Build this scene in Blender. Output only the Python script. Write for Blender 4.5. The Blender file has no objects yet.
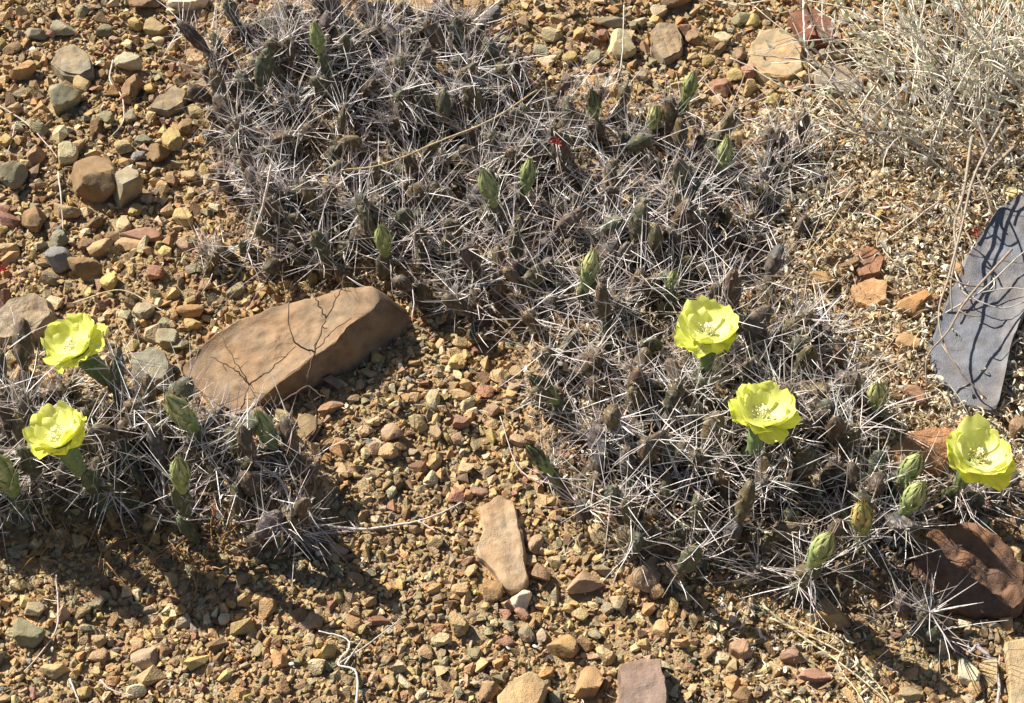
import bpy, bmesh, math, random
import numpy as np
from mathutils import Vector, Matrix, noise
random.seed(11)
RNG = np.random.default_rng(11)
PI = math.pi
scn = bpy.context.scene
COL = scn.collection

# ------------------------------------------------------------------ camera
W, H = 1024, 703
PITCH = math.radians(52.0)
CAM_H = 1.15
HFOV = math.radians(36.0)
FPX = (W / 2) / math.tan(HFOV / 2)
cp, sp = math.cos(PITCH), math.sin(PITCH)
FWD = np.array([0, cp, -sp]); RGT = np.array([1.0, 0, 0]); UPV = np.array([0, sp, cp])
CAM = np.array([0, 0, CAM_H])


def at(px, py, z=0.0):
    """the point of the horizontal plane z seen at a pixel of the photograph"""
    d = FWD + RGT * ((px - W / 2) / FPX) + UPV * ((H / 2 - py) / FPX)
    t = (z - CAM_H) / d[2]
    return CAM + d * t


def proj(P):
    P = np.asarray(P, float)
    v = P - CAM
    zc = v @ FWD
    return np.stack([W / 2 + FPX * (v @ RGT) / zc, H / 2 - FPX * (v @ UPV) / zc], -1)


def mpp(p):
    """metres per pixel at a world point"""
    return float((np.asarray(p) - CAM) @ FWD) / FPX


# ------------------------------------------------------------------ layout of the cactus mats (pixel outlines on the ground)
MAT_BACK = [(208, 70), (240, 30), (330, 18), (420, 14), (480, 40), (530, 78), (560, 112), (600, 122), (660, 122), (715, 140), (750, 190),
            (752, 240), (735, 290), (690, 320), (640, 330), (575, 330), (480, 335), (430, 305), (395, 283), (330, 268), (280, 258), (246, 240),
            (228, 180), (208, 110)]
MAT_RIGHT = [(535, 345), (575, 322), (640, 318), (700, 310), (780, 300), (822, 350), (850, 392), (885, 420), (905, 462), (928, 500), (930, 530),
             (918, 575), (936, 628), (905, 625), (870, 600), (815, 588), (760, 575), (700, 562), (640, 556), (590, 535), (560, 495), (545, 450), (532, 395)]
MAT_LEFT = [(-70, 430), (20, 395), (80, 385), (130, 415), (165, 418), (215, 428), (255, 446), (300, 456), (328, 490), (305, 535), (258, 552),
            (190, 512), (120, 502), (60, 506), (-10, 530), (-70, 530)]
MAT_FAR = [(755, 150), (780, 118), (815, 125), (832, 165), (828, 215), (800, 240), (765, 235)]
LITTER_ZONE = [(770, 110), (870, 95), (960, 130), (1100, 110), (1100, 480), (1000, 480), (940, 430), (880, 410), (830, 330), (770, 290), (745, 220)]


def poly_sd(P, poly):
    """signed distance (pixels, inside positive) of points Nx2 to a polygon"""
    P = np.atleast_2d(P); V = np.asarray(poly, float)
    if len(P) > 20000:
        return np.concatenate([poly_sd(P[i:i + 20000], V) for i in range(0, len(P), 20000)])
    E = np.roll(V, -1, 0) - V
    w = P[:, None, :] - V[None]
    t = np.clip((w * E).sum(-1) / (E * E).sum(-1), 0, 1)
    best = np.sqrt((((w - t[..., None] * E) ** 2).sum(-1)).min(1))
    y0, y1 = V[:, 1], np.roll(V[:, 1], -1)
    c = (y0[None] > P[:, 1:2]) != (y1[None] > P[:, 1:2])
    dy = np.where(E[:, 1] == 0, 1e-12, E[:, 1])
    xi = E[:, 0] * (P[:, 1:2] - V[:, 1]) / dy + V[:, 0]
    inside = (c & (P[:, 0:1] < xi)).sum(1) % 2 == 1
    return np.where(inside, best, -best)


_ph = RNG.uniform(0, 6.28, 12); _dr = RNG.uniform(0, 6.28, 12)
_fr = np.array([5, 7, 9, 13, 17, 23, 29, 38, 50, 70, 90, 120.0]); _am = 0.0085 / (_fr / 5) ** 0.85


def ground(x, y):
    """height of the terrain, array in, array out"""
    x = np.asarray(x, float); y = np.asarray(y, float)
    z = np.zeros_like(x)
    for p, d, f, a in zip(_ph, _dr, _fr, _am):
        z = z + a * np.sin(f * (x * math.cos(d) + y * math.sin(d)) + p)
    rr = np.hypot(x, y - 0.95)
    z = z * np.clip(1.6 - rr * 0.25, 0.3, 1)
    near = (np.abs(x) < 1.3) & (y > 0.2) & (y < 2.0)
    P = proj(np.stack([x, np.clip(y, 0.2, 3), np.zeros_like(x)], -1).reshape(-1, 3))
    m = np.zeros(len(P))
    for poly, hh in ((MAT_BACK, .022), (MAT_RIGHT, .028), (MAT_LEFT, .027)):
        s = np.clip((poly_sd(P, poly) + 16) / 34, 0, 1)
        m = np.maximum(m, hh * s * s * (3 - 2 * s))
    return z + m.reshape(x.shape) * near


def gz(x, y):
    return float(ground(np.array([x]), np.array([y]))[0])


def on_ground(px, py, dz=0.0):
    p = at(px, py, 0)
    for _ in range(4):
        p = at(px, py, gz(p[0], p[1]) + dz)
    return p


# ------------------------------------------------------------------ materials
def mat(name, rough=0.9, nscale=120, var=0.35, bscale=400, bump=0.4, bdist=0.001, trans=0.0, spec=0.2, hue=0.0, speck=0.0):
    m = bpy.data.materials.new(name); m.use_nodes = True
    nt = m.node_tree; N = nt.nodes; L = nt.links
    b = N['Principled BSDF']
    b.inputs['Roughness'].default_value = rough
    b.inputs['Specular IOR Level'].default_value = spec
    at_ = N.new('ShaderNodeAttribute'); at_.attribute_name = 'col'
    g = N.new('ShaderNodeNewGeometry')
    n1 = N.new('ShaderNodeTexNoise'); n1.inputs['Scale'].default_value = nscale
    n1.inputs['Detail'].default_value = 6; n1.inputs['Roughness'].default_value = 0.65
    L.new(g.outputs['Position'], n1.inputs['Vector'])
    mr = N.new('ShaderNodeMapRange')
    mr.inputs['From Min'].default_value = 0.3; mr.inputs['From Max'].default_value = 0.7
    mr.inputs['To Min'].default_value = 1 - var; mr.inputs['To Max'].default_value = 1 + var
    L.new(n1.outputs['Fac'], mr.inputs['Value'])
    mul = N.new('ShaderNodeVectorMath'); mul.operation = 'SCALE'
    L.new(at_.outputs['Color'], mul.inputs[0]); L.new(mr.outputs['Result'], mul.inputs['Scale'])
    out = mul.outputs['Vector']
    if hue:
        n3 = N.new('ShaderNodeTexNoise'); n3.inputs['Scale'].default_value = nscale * .45; n3.inputs['Detail'].default_value = 4
        L.new(g.outputs['Position'], n3.inputs['Vector'])
        r3 = N.new('ShaderNodeValToRGB')
        r3.color_ramp.elements[0].position = .35; r3.color_ramp.elements[1].position = .65
        r3.color_ramp.elements[0].color = (1 - hue * .5, 1, 1 + hue * .6, 1)
        r3.color_ramp.elements[1].color = (1 + hue * .5, 1 - hue * .1, 1 - hue * .6, 1)
        L.new(n3.outputs['Fac'], r3.inputs['Fac'])
        mm = N.new('ShaderNodeVectorMath'); mm.operation = 'MULTIPLY'
        L.new(out, mm.inputs[0]); L.new(r3.outputs['Color'], mm.inputs[1]); out = mm.outputs['Vector']
    if speck:
        v = N.new('ShaderNodeTexNoise'); v.inputs['Scale'].default_value = 1100; v.inputs['Detail'].default_value = 2
        L.new(g.outputs['Position'], v.inputs['Vector'])
        r2 = N.new('ShaderNodeMapRange'); r2.inputs['From Min'].default_value = .62; r2.inputs['From Max'].default_value = .7
        r2.inputs['To Min'].default_value = 1; r2.inputs['To Max'].default_value = 1 - speck
        L.new(v.outputs['Fac'], r2.inputs['Value'])
        ms = N.new('ShaderNodeVectorMath'); ms.operation = 'SCALE'
        L.new(out, ms.inputs[0]); L.new(r2.outputs['Result'], ms.inputs['Scale']); out = ms.outputs['Vector']
    L.new(out, b.inputs['Base Color'])
    if bump:
        n2 = N.new('ShaderNodeTexNoise'); n2.inputs['Scale'].default_value = bscale; n2.inputs['Detail'].default_value = 5
        L.new(g.outputs['Position'], n2.inputs['Vector'])
        bp = N.new('ShaderNodeBump'); bp.inputs['Strength'].default_value = bump; bp.inputs['Distance'].default_value = bdist
        L.new(n2.outputs['Fac'], bp.inputs['Height']); L.new(bp.outputs['Normal'], b.inputs['Normal'])
    if trans:
        tr = N.new('ShaderNodeBsdfTranslucent'); L.new(out, tr.inputs['Color'])
        mx = N.new('ShaderNodeMixShader'); mx.inputs['Fac'].default_value = trans
        L.new(b.outputs['BSDF'], mx.inputs[1]); L.new(tr.outputs['BSDF'], mx.inputs[2])
        L.new(mx.outputs['Shader'], N['Material Output'].inputs['Surface'])
    return m


M_ROCK = mat('rock', .9, 70, .32, 900, .6, .0016, hue=.14, speck=.35)
M_PEBBLE = mat('pebble', .9, 160, .30, 650, .8, .0016, hue=.10, speck=.25)
M_SOIL = mat('soil', .95, 70, .4, 500, .9, .003, hue=.2)
M_PAD = mat('cactus_skin', .62, 160, .35, 500, .5, .0012, spec=.3, hue=.25)
M_SPINE = mat('spine', .55, 200, .12, 400, 0, spec=.35)
M_PETAL = mat('petal', .55, 150, .06, 500, .15, .0006, trans=.5, spec=.25)
M_BUD = mat('bud', .5, 250, .2, 600, .3, .0006, trans=.1, spec=.3)
M_TWIG = mat('twig', .85, 180, .3, 700, .5, .0005)
M_LITTER = mat('litter', .85, 200, .25, 500, .3, .0005, trans=.15)
M_LEAF = mat('shrub_leaf', .8, 200, .2, 500, .2, .0004, trans=.25)


# ------------------------------------------------------------------ mesh collector
class MB:
    def __init__(s):
        s.v = []; s.f = []; s.c = []; s.n = 0

    def add(s, V, F, c):
        V = np.asarray(V, float).reshape(-1, 3)
        if not isinstance(F, list): F = [F]
        for q in F:
            s.f.append(np.asarray(q, int) + s.n)
        c = np.asarray(c, float)
        if c.ndim == 1: c = np.tile(c, (len(V), 1))
        s.v.append(V); s.c.append(c); s.n += len(V)

    def build(s, name, m, parent=None, loc=None, smooth=True, origin=(0, 0, 0), sharp=None):
        """ONE mesh object; vertices are given in world space, origin/loc is where the object's origin goes"""
        o0 = np.array(loc if loc is not None else origin, float)
        V = np.concatenate(s.v) - o0; C = np.concatenate(s.c)
        me = bpy.data.meshes.new(name)
        me.vertices.add(len(V)); me.vertices.foreach_set('co', V.ravel())
        idx = np.concatenate([q.ravel() for q in s.f])
        tot = np.concatenate([np.full(len(q), q.shape[1]) for q in s.f])
        st = np.concatenate([[0], np.cumsum(tot)[:-1]])
        me.loops.add(len(idx)); me.loops.foreach_set('vertex_index', idx)
        me.polygons.add(len(tot)); me.polygons.foreach_set('loop_start', st)
        me.polygons.foreach_set('use_smooth', np.full(len(tot), smooth))
        me.update(calc_edges=True); me.validate()
        a = me.attributes.new('col', 'FLOAT_COLOR', 'POINT')
        a.data.foreach_set('color', np.concatenate([C, np.ones((len(C), 1))], 1).ravel())
        me.materials.append(m)
        if sharp: me.set_sharp_from_angle(angle=math.radians(sharp))
        o = bpy.data.objects.new(name, me); COL.objects.link(o)
        if parent is not None: o.parent = parent
        elif loc is not None: o.location = loc
        return o

    def tube(s, pts, r0, r1, c, sides=5, c2=None):
        P = np.asarray(pts, float); n = len(P)
        T = np.gradient(P, axis=0); T /= np.linalg.norm(T, axis=1)[:, None] + 1e-12
        ref = np.array([0.31, 0.2, 0.93])
        A = np.cross(T, ref); A /= np.linalg.norm(A, axis=1)[:, None] + 1e-12
        B = np.cross(T, A)
        r = np.linspace(r0, r1, n)[:, None, None]
        an = np.arange(sides) * 2 * PI / sides
        V = P[:, None] + r * (A[:, None] * np.cos(an)[None, :, None] + B[:, None] * np.sin(an)[None, :, None])
        i, j = np.meshgrid(np.arange(n - 1), np.arange(sides), indexing='ij'); j2 = (j + 1) % sides
        F = np.stack([i * sides + j, i * sides + j2, (i + 1) * sides + j2, (i + 1) * sides + j], -1).reshape(-1, 4)
        cc = c if c2 is None else np.repeat(np.linspace(0, 1, n)[:, None] * (np.array(c2) - np.array(c)) + np.array(c), sides, 0)
        s.add(V, [F, np.array([np.arange(sides)[::-1]]), np.array([np.arange(sides) + (n - 1) * sides])], cc)

    def grid(s, V, c, wrap=False):
        """V: n x m x 3"""
        n, m = V.shape[:2]
        mm = m if wrap else m - 1
        i, j = np.meshgrid(np.arange(n - 1), np.arange(mm), indexing='ij'); j2 = (j + 1) % m
        F = np.stack([i * m + j, i * m + j2, (i + 1) * m + j2, (i + 1) * m + j], -1).reshape(-1, 4)
        c = np.asarray(c, float)
        s.add(V, F, c.reshape(-1, 3) if c.ndim == 3 else c)

    def needles(s, B, D, Ln, R, C):
        """many thin tapering three-sided needles at once"""
        B = np.asarray(B); D = np.asarray(D); n = len(B)
        if n == 0: return
        ref = RNG.normal(size=(n, 3)); A = np.cross(D, ref); A /= np.linalg.norm(A, axis=1)[:, None] + 1e-9
        E = np.cross(D, A)
        bend = A * (Ln * RNG.normal(0, .035, n))[:, None]
        V = []
        for t, k in ((0, 1.0), (.55, .85), (1, .3)):
            for a in (0, 2.0944, 4.18879):
                V.append(B + D * (Ln * t)[:, None] + bend * (4 * t * (1 - t)) + (A * math.cos(a) + E * math.sin(a)) * (R * k)[:, None])
        V = np.stack(V, 1)
        base = np.array([[0, 1, 4, 3], [1, 2, 5, 4], [2, 0, 3, 5], [3, 4, 7, 6], [4, 5, 8, 7], [5, 3, 6, 8]])
        F = (base[None] + (np.arange(n) * 9)[:, None, None]).reshape(-1, 4)
        F3 = (np.array([[6, 7, 8]])[None] + (np.arange(n) * 9)[:, None, None]).reshape(-1, 3)
        s.add(V.reshape(-1, 3), [F, F3], np.repeat(C, 9, 0))


def tag(o, label=None, cat=None, group=None, kind=None):
    if label: o['label'] = label
    if cat: o['category'] = cat
    if group: o['group'] = group
    if kind: o['kind'] = kind
    return o


def jit(c, v=.12, h=.05):
    k = 1 + random.uniform(-v, v)
    return np.clip(np.array([c[0] * k * (1 + random.uniform(-h, h)), c[1] * k, c[2] * k * (1 + random.uniform(-h, h))]), .01, .95)


# ------------------------------------------------------------------ light, world, camera
cam = bpy.data.cameras.new('camera'); camo = bpy.data.objects.new('camera', cam); COL.objects.link(camo)
camo.location = CAM; camo.rotation_euler = (PI / 2 - PITCH, 0, 0)
cam.angle = HFOV; cam.clip_start = .01; cam.clip_end = 500
scn.camera = camo
SUN_EL = math.radians(40); SX, SY = 0.80, -0.60          # where shadows fall on the ground
sl = bpy.data.lights.new('sun', 'SUN'); sl.energy = 5.0; sl.angle = math.radians(.5); sl.color = (1, .95, .86)
so = bpy.data.objects.new('sun', sl); COL.objects.link(so)
so.rotation_euler = Vector((SX * math.cos(SUN_EL), SY * math.cos(SUN_EL), -math.sin(SUN_EL))).to_track_quat('-Z', 'Y').to_euler()
so.location = (-2, 2.5, 3)
wd = bpy.data.worlds.new('World'); scn.world = wd; wd.use_nodes = True
sky = wd.node_tree.nodes.new('ShaderNodeTexSky'); sky.sky_type = 'NISHITA'; sky.sun_disc = False
sky.sun_elevation = SUN_EL; sky.sun_rotation = math.atan2(-SX, -SY) % (2 * PI)
wd.node_tree.links.new(sky.outputs['Color'], wd.node_tree.nodes['Background'].inputs['Color'])
wd.node_tree.nodes['Background'].inputs['Strength'].default_value = 0.05
scn.view_settings.view_transform = 'Standard'; scn.view_settings.look = 'None'
scn.view_settings.exposure = 1.0; scn.view_settings.gamma = 1
scn.cycles.max_bounces = 6; scn.cycles.diffuse_bounces = 2

# ------------------------------------------------------------------ ground: one sheet out to the horizon
def axis(lo, hi, step, far):
    core = np.arange(lo, hi, step); out = [core]
    d = step; p = core[-1]; ext = []
    while p < far: d *= 1.35; p += d; ext.append(p)
    d = step; p = core[0]; ext2 = []
    while p > -far: d *= 1.35; p -= d; ext2.append(p)
    return np.concatenate([ext2[::-1], core, ext])


gx = axis(-.9, .9, .006, 120); gy = axis(.25, 1.75, .006, 120)
GX, GY = np.meshgrid(gx, gy, indexing='xy')
GZ = ground(GX, GY)
fine = (np.abs(GX) < 1) & (GY > .2) & (GY < 1.8)
GZ = GZ + fine * RNG.normal(0, .0011, GZ.shape)
soil_c = np.array([.37, .255, .13])
cvar = 1 + .12 * np.sin(GX * 9 + 2 * np.sin(GY * 7)) * np.clip(2 - np.hypot(GX, GY - 1), 0, 1)
mb = MB(); mb.grid(np.stack([GX, GY, GZ], -1), soil_c[None, None] * cvar[..., None])
tag(mb.build('ground', M_SOIL), kind='structure')

# ------------------------------------------------------------------ stones
def ico(level):
    bm = bmesh.new(); bmesh.ops.create_icosphere(bm, subdivisions=level, radius=1)
    V = np.array([v.co[:] for v in bm.verts]); F = np.array([[v.index for v in f.verts] for f in bm.faces]); bm.free()
    return V, F


ICO = {k: ico(k) for k in (2, 3, 4, 5)}


def rock_shape(seed, level=3, planes=13, soft=10, rough=.05):
    """angular stone inside the unit ball: soft intersection of random half spaces, with a broken surface"""
    r = np.random.default_rng(seed)
    D, F = ICO[level]
    n = r.normal(size=(planes, 3)); n /= np.linalg.norm(n, axis=1)[:, None]
    n = np.concatenate([n, [[0, 0, 1], [.25, 0, -1]]]); n /= np.linalg.norm(n, axis=1)[:, None]
    hgt = r.uniform(.52, .98, len(n))
    k = np.clip((D @ n.T) / hgt, .02, None)
    rad = 1 / (np.sum(k ** soft, 1) ** (1 / soft))
    rad = np.minimum(rad, 1.25)
    if rough:
        o = r.uniform(0, 50, 3)
        nz = np.array([noise.fractal(Vector(d * 2.3 + o), 1.0, 2.1, 4) for d in D])
        rad = rad * (1 + rough * nz)
    V = D * rad[:, None]
    V /= np.abs(V).max(0)
    return V, F


STONES = []       # footprints: x, y, radius
OUTLINES = []


def rot3(rz, rx=0, ry=0):
    return np.array(Matrix.Rotation(rz, 3, 'Z') @ Matrix.Rotation(rx, 3, 'X') @ Matrix.Rotation(ry, 3, 'Y'))


def stone(px, py, w, h, col, name='stone', flat=.62, level=3, seed=None, soft=10):
    """a loose stone seen at a pixel with the given apparent size"""
    p = on_ground(px, py + h * .18)
    s = mpp(p); a = w * s / 2; b = h * s / 2 * 1.12
    hz = min(a, b) * flat * 1.1
    seed = seed if seed is not None else random.randrange(10 ** 6)
    V, F = rock_shape(seed, level, planes=random.randint(7, 11), soft=soft)
    V = V @ rot3(0, random.uniform(-.15, .15), random.uniform(-.15, .15)).T * np.array([a, b, hz])
    V = V @ rot3(random.uniform(-.25, .25)).T
    p[2] = gz(p[0], p[1]) + hz * .6
    mb = MB(); mb.add(V + p, F, col)
    base = (p[0], p[1], p[2] - hz * .5)
    STONES.append((p[0], p[1], (a + b) / 2 * .92))
    return mb.build(name, M_ROCK if w > 24 else M_PEBBLE, loc=base, sharp=20)


def slab(name, poly, col, seed=0, flare=.03, under=-.012, rough=.0022, edge=.006, lean=None, fq=30):
    """a big rock: the outline of its upper face with a height above the ground at each corner, real thickness below it"""
    r = np.random.default_rng(seed)
    P = np.array([at(x, y, z + gz(*at(x, y, z)[:2]) * .5) for x, y, z in poly])
    n = len(P); m = 96
    # resample the closed outline evenly, softened corners
    Q = np.concatenate([P, P[:1]]); d = np.concatenate([[0], np.cumsum(np.linalg.norm(np.diff(Q, axis=0), axis=1))])
    t = np.linspace(0, d[-1], m, endpoint=False)
    R = np.stack([np.interp(t, d, Q[:, k]) for k in range(3)], 1)
    R = .25 * np.roll(R, 1, 0) + .5 * R + .25 * np.roll(R, -1, 0)
    c = R.mean(0); size = np.linalg.norm(R - c, axis=1).mean()
    rad = (R - c); rad[:, 2] = 0; rl = np.linalg.norm(rad, axis=1)[:, None]; out = rad / rl
    o = r.uniform(0, 30, 3)
    jagg = np.array([noise.fractal(Vector(q * 45 + o), 1, 2, 4) for q in R])
    R = R + out * (jagg * .003)[:, None]
    # plane of the upper face, for the inner rings
    A = np.c_[R[:, :2], np.ones(m)]; pl = np.linalg.lstsq(A, R[:, 2], rcond=None)[0]
    rings = []
    for k in np.concatenate([np.linspace(.02, .94, 34)]):
        X = c + (R - c) * k; X[:, 2] = (1 - k ** 3) * (np.c_[X[:, :2], np.ones(m)] @ pl) + k ** 3 * R[:, 2]
        rings.append(X)
    nt = len(rings)
    X = R - out * edge * .5; X[:, 2] -= edge * .08; rings.append(X)
    X = R + out * edge * .05; X[:, 2] -= edge * .45; rings.append(X)
    gb = np.array([gz(q[0], q[1]) for q in R])
    zt = rings[-1][:, 2]
    for f in (.25, .5, .75, 1):
        X = R + out * (edge * .25 + flare * size * f)
        if lean: X[:, :2] += (np.array(lean[:2]) * (lean[2] * f)) * np.clip(out[:, :2] @ np.array(lean[:2]), 0, 1)[:, None] ** .7
        X[:, 2] = zt + (np.minimum(gb + under, zt - .004) - zt) * f; rings.append(X)
    V = np.stack(rings)
    nz = np.array([noise.fractal(Vector(q * fq + o), .8, 2.1, 6) + .8 * abs(noise.noise(Vector((q[0] * 70, q[1] * 22 + q[0] * 30, q[2] * 160)) + Vector(o))) - .3 for q in V.reshape(-1, 3)]).reshape(V.shape[:2])
    N = np.zeros_like(V); N[:nt + 1, :, 2] = 1; N[nt + 1:] = out
    V = V + N * (nz * rough)[..., None]
    mb = MB(); mb.grid(V, col, wrap=True)
    mb.add(V[0], np.array([np.arange(m)]), col)
    ob = mb.build(name, M_ROCK, loc=(c[0], c[1], gz(c[0], c[1])), sharp=32)
    OUTLINES.append(np.concatenate([R[:, :2] + out[:, :2] * .003]))
    return ob


TAN = (.42, .293, .15); ORANGE = (.40, .24, .11); BROWN = (.255, .165, .09); GREY = (.29, .24, .15); PALE = (.50, .395, .23)
OCHRE = (.43, .31, .13); PINK = (.36, .25, .155); RED = (.28, .155, .10); OLIVE = (.27, .23, .13); BLUE = (.25, .23, .195); CREAM = (.56, .48, .34)
CN = {'tan': TAN, 'orange': ORANGE, 'brown': BROWN, 'grey': GREY, 'pale': PALE, 'ochre': OCHRE, 'pinkish': PINK, 'reddish': RED, 'olive': OLIVE,
      'blue grey': BLUE, 'cream': CREAM}

tag(slab('sandstone_slab', [(181, 368, .012), (205, 342, .022), (232, 322, .028), (275, 305, .034), (318, 295, .038), (352, 286, .042), (373, 285, .044), (380, 298, .046),
                            (372, 311, .048), (352, 324, .048), (338, 340, .048), (312, 357, .044), (276, 384, .03), (252, 408, .014),
                            (240, 413, .008), (214, 403, .008), (194, 390, .008)], (.255, .172, .102), 3, flare=.0, edge=.003, rough=.0022, fq=60, lean=(.95, .3, .036)),
    'large flat tan sandstone slab with twig shadows, right of the left cactus', 'rock')
tag(slab('slate_slab', [(930, 342, .016), (948, 300, .022), (966, 258, .026), (1000, 205, .03), (1035, 185, .03), (1078, 190, .03), (1056, 240, .032), (1030, 300, .032),
                        (1012, 342, .03), (1004, 380, .026), (997, 409, .02), (978, 407, .016), (960, 402, .014), (936, 374, .014)], (.17, .165, .17), 5, rough=.002, edge=.003, flare=.0),
    'long smooth blue grey slate with twig shadows under the dry shrub', 'rock')
tag(slab('boulder', [(908, 548, .03), (930, 530, .036), (952, 522, .04), (976, 522, .042), (995, 532, .04), (1012, 550, .036), (1026, 566, .03), (1030, 598, .02),
                     (1012, 612, .014), (978, 614, .014), (950, 604, .016), (922, 584, .022)], (.18, .10, .06), 7, rough=.0055, edge=.006, fq=22),
    'large reddish brown boulder half in cactus shadow at the right edge', 'rock')
tag(slab('flat_stone', [(479, 505, .009), (490, 499, .009), (501, 495, .009), (512, 499, .010), (517, 515, .010), (522, 543, .011), (528, 578, .011), (523, 587, .011),
                        (511, 589, .011), (501, 581, .011), (493, 570, .010), (479, 556, .010), (476, 547, .009), (484, 530, .009)], (.37, .262, .16), 9, edge=.003, rough=.0024),
    'narrow pale sandy flat stone with a notched edge, alone in the gravel', 'rock')
tag(slab('block_stone', [(618, 662, .016), (640, 657, .02), (661, 657, .02), (666, 678, .02), (668, 712, .02), (640, 716, .018), (622, 712, .016), (620, 685, .016)],
         (.23, .155, .115), 11, edge=.004, rough=.002), 'squared purplish brown stone block cut by the bottom edge of the picture', 'rock')
tag(slab('flat_rock', [(747, 62, .008), (751, 42, .01), (762, 30, .012), (780, 27, .012), (795, 34, .012), (803, 52, .012), (803, 68, .011), (788, 76, .01), (766, 74, .008)],
         (.41, .295, .165), 13, edge=.004, rough=.0014), 'flat round-edged tan rock crossed by thin twigs near the top', 'rock')
tag(slab('flat_rock', [(812, 72, .006), (826, 64, .008), (850, 64, .008), (866, 78, .008), (862, 90, .007), (838, 93, .006), (818, 86, .006)],
         (.30, .235, .165), 14, edge=.003, rough=.0014), 'flat grey brown rock at the left foot of the dry shrub', 'rock')
tag(slab('rock', [(791, 14, .02), (800, 8, .026), (818, 8, .03), (832, 18, .03), (838, 34, .026), (830, 40, .022), (808, 36, .022)], (.20, .085, .05), 17, edge=.005, rough=.002),
    'upright dark red rock with a shaded front beside the flat tan rock', 'rock')
tag(slab('boulder', [(-10, 312, .016), (8, 298, .02), (30, 293, .022), (48, 298, .022), (52, 310, .02), (44, 322, .016), (34, 334, .012), (8, 338, .01), (-10, 336, .01)],
         (.34, .26, .17), 19, edge=.006, rough=.003), 'weathered tan and grey boulder above the flowers at the left edge', 'rock')
tag(slab('rock', [(131, 352, .014), (150, 347, .018), (166, 350, .018), (169, 366, .018), (162, 378, .016), (140, 380, .014), (131, 372, .014)], (.24, .205, .135), 21, edge=.004, rough=.002),
    'squarish cracked grey rock between the left flowers and the sandstone slab', 'rock')
tag(slab('rock', [(52, 62, .014), (58, 48, .018), (74, 43, .02), (88, 52, .02), (91, 68, .018), (80, 76, .014), (64, 72, .012)], (.29, .235, .155), 23, edge=.006, rough=.002),
    'rounded grey brown rock, highest of the big rocks at upper left', 'rock')
tag(slab('rock', [(888, 448, .016), (905, 434, .02), (935, 426, .022), (956, 428, .02), (954, 450, .018), (940, 466, .016), (905, 468, .014)], (.40, .205, .10), 25, edge=.006, rough=.003),
    'orange tan rock behind the pair of stacked green buds', 'rock')
tag(slab('rock', [(150, 107, .008), (158, 94, .012), (172, 85, .014), (186, 90, .014), (184, 102, .012), (168, 110, .008)], (.31, .245, .155), 27, edge=.003, rough=.0014),
    'flat tilted grey tan rock scored by thin shadows, left of the upper cactus', 'rock')
tag(slab('rock', [(651, 30, .014), (658, 22, .016), (676, 22, .018), (684, 36, .016), (682, 52, .014), (664, 58, .012), (652, 48, .012)], (.30, .22, .135), 29, edge=.005, rough=.003),
    'rough notched grey brown rock at the top between two pale stones', 'rock')
tag(slab('rock', [(855, 250, .016), (874, 244, .02), (884, 256, .02), (880, 270, .018), (858, 276, .014)], (.29, .15, .085), 31, edge=.004, rough=.002),
    'blocky reddish brown rock in straw litter, upper of two touching', 'rock')
tag(slab('rock', [(852, 284, .012), (872, 277, .014), (888, 280, .014), (886, 298, .014), (870, 306, .012), (856, 300, .01)], (.42, .25, .125), 33, edge=.004, rough=.002),
    'blocky orange tan rock in straw litter, lower of two touching', 'rock')
tag(slab('flat_rock', [(1006, 640, .01), (1030, 636, .012), (1050, 660, .012), (1046, 716, .012), (1012, 712, .01), (1008, 680, .01)], (.43, .31, .17), 35, edge=.004, rough=.0014),
    'pale tan flat rock cut by the lower right corner of the picture', 'rock')
tag(slab('flat_rock', [(496, 695, .01), (512, 680, .012), (530, 673, .014), (544, 684, .014), (540, 700, .012), (522, 714, .012), (498, 712, .01)], (.42, .29, .15), 37, edge=.004, rough=.0016),
    'tan flat rock poking in at the bottom edge left of the orange stone', 'rock')
tag(slab('flat_rock', [(358, 20, .012), (370, 12, .014), (386, 14, .016), (390, 30, .014), (378, 38, .012), (360, 36, .01)], (.46, .27, .135), 38, edge=.004, rough=.0016),
    'orange tan flat rock behind the upper cactus, left one of two', 'rock')
tag(slab('flat_rock', [(396, -2, .012), (410, -8, .014), (428, -4, .016), (432, 16, .014), (418, 24, .012), (400, 20, .01)], (.44, .27, .155), 39, edge=.004, rough=.0016),
    'pinkish tan flat rock cut by the top edge behind the upper cactus', 'rock')

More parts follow.
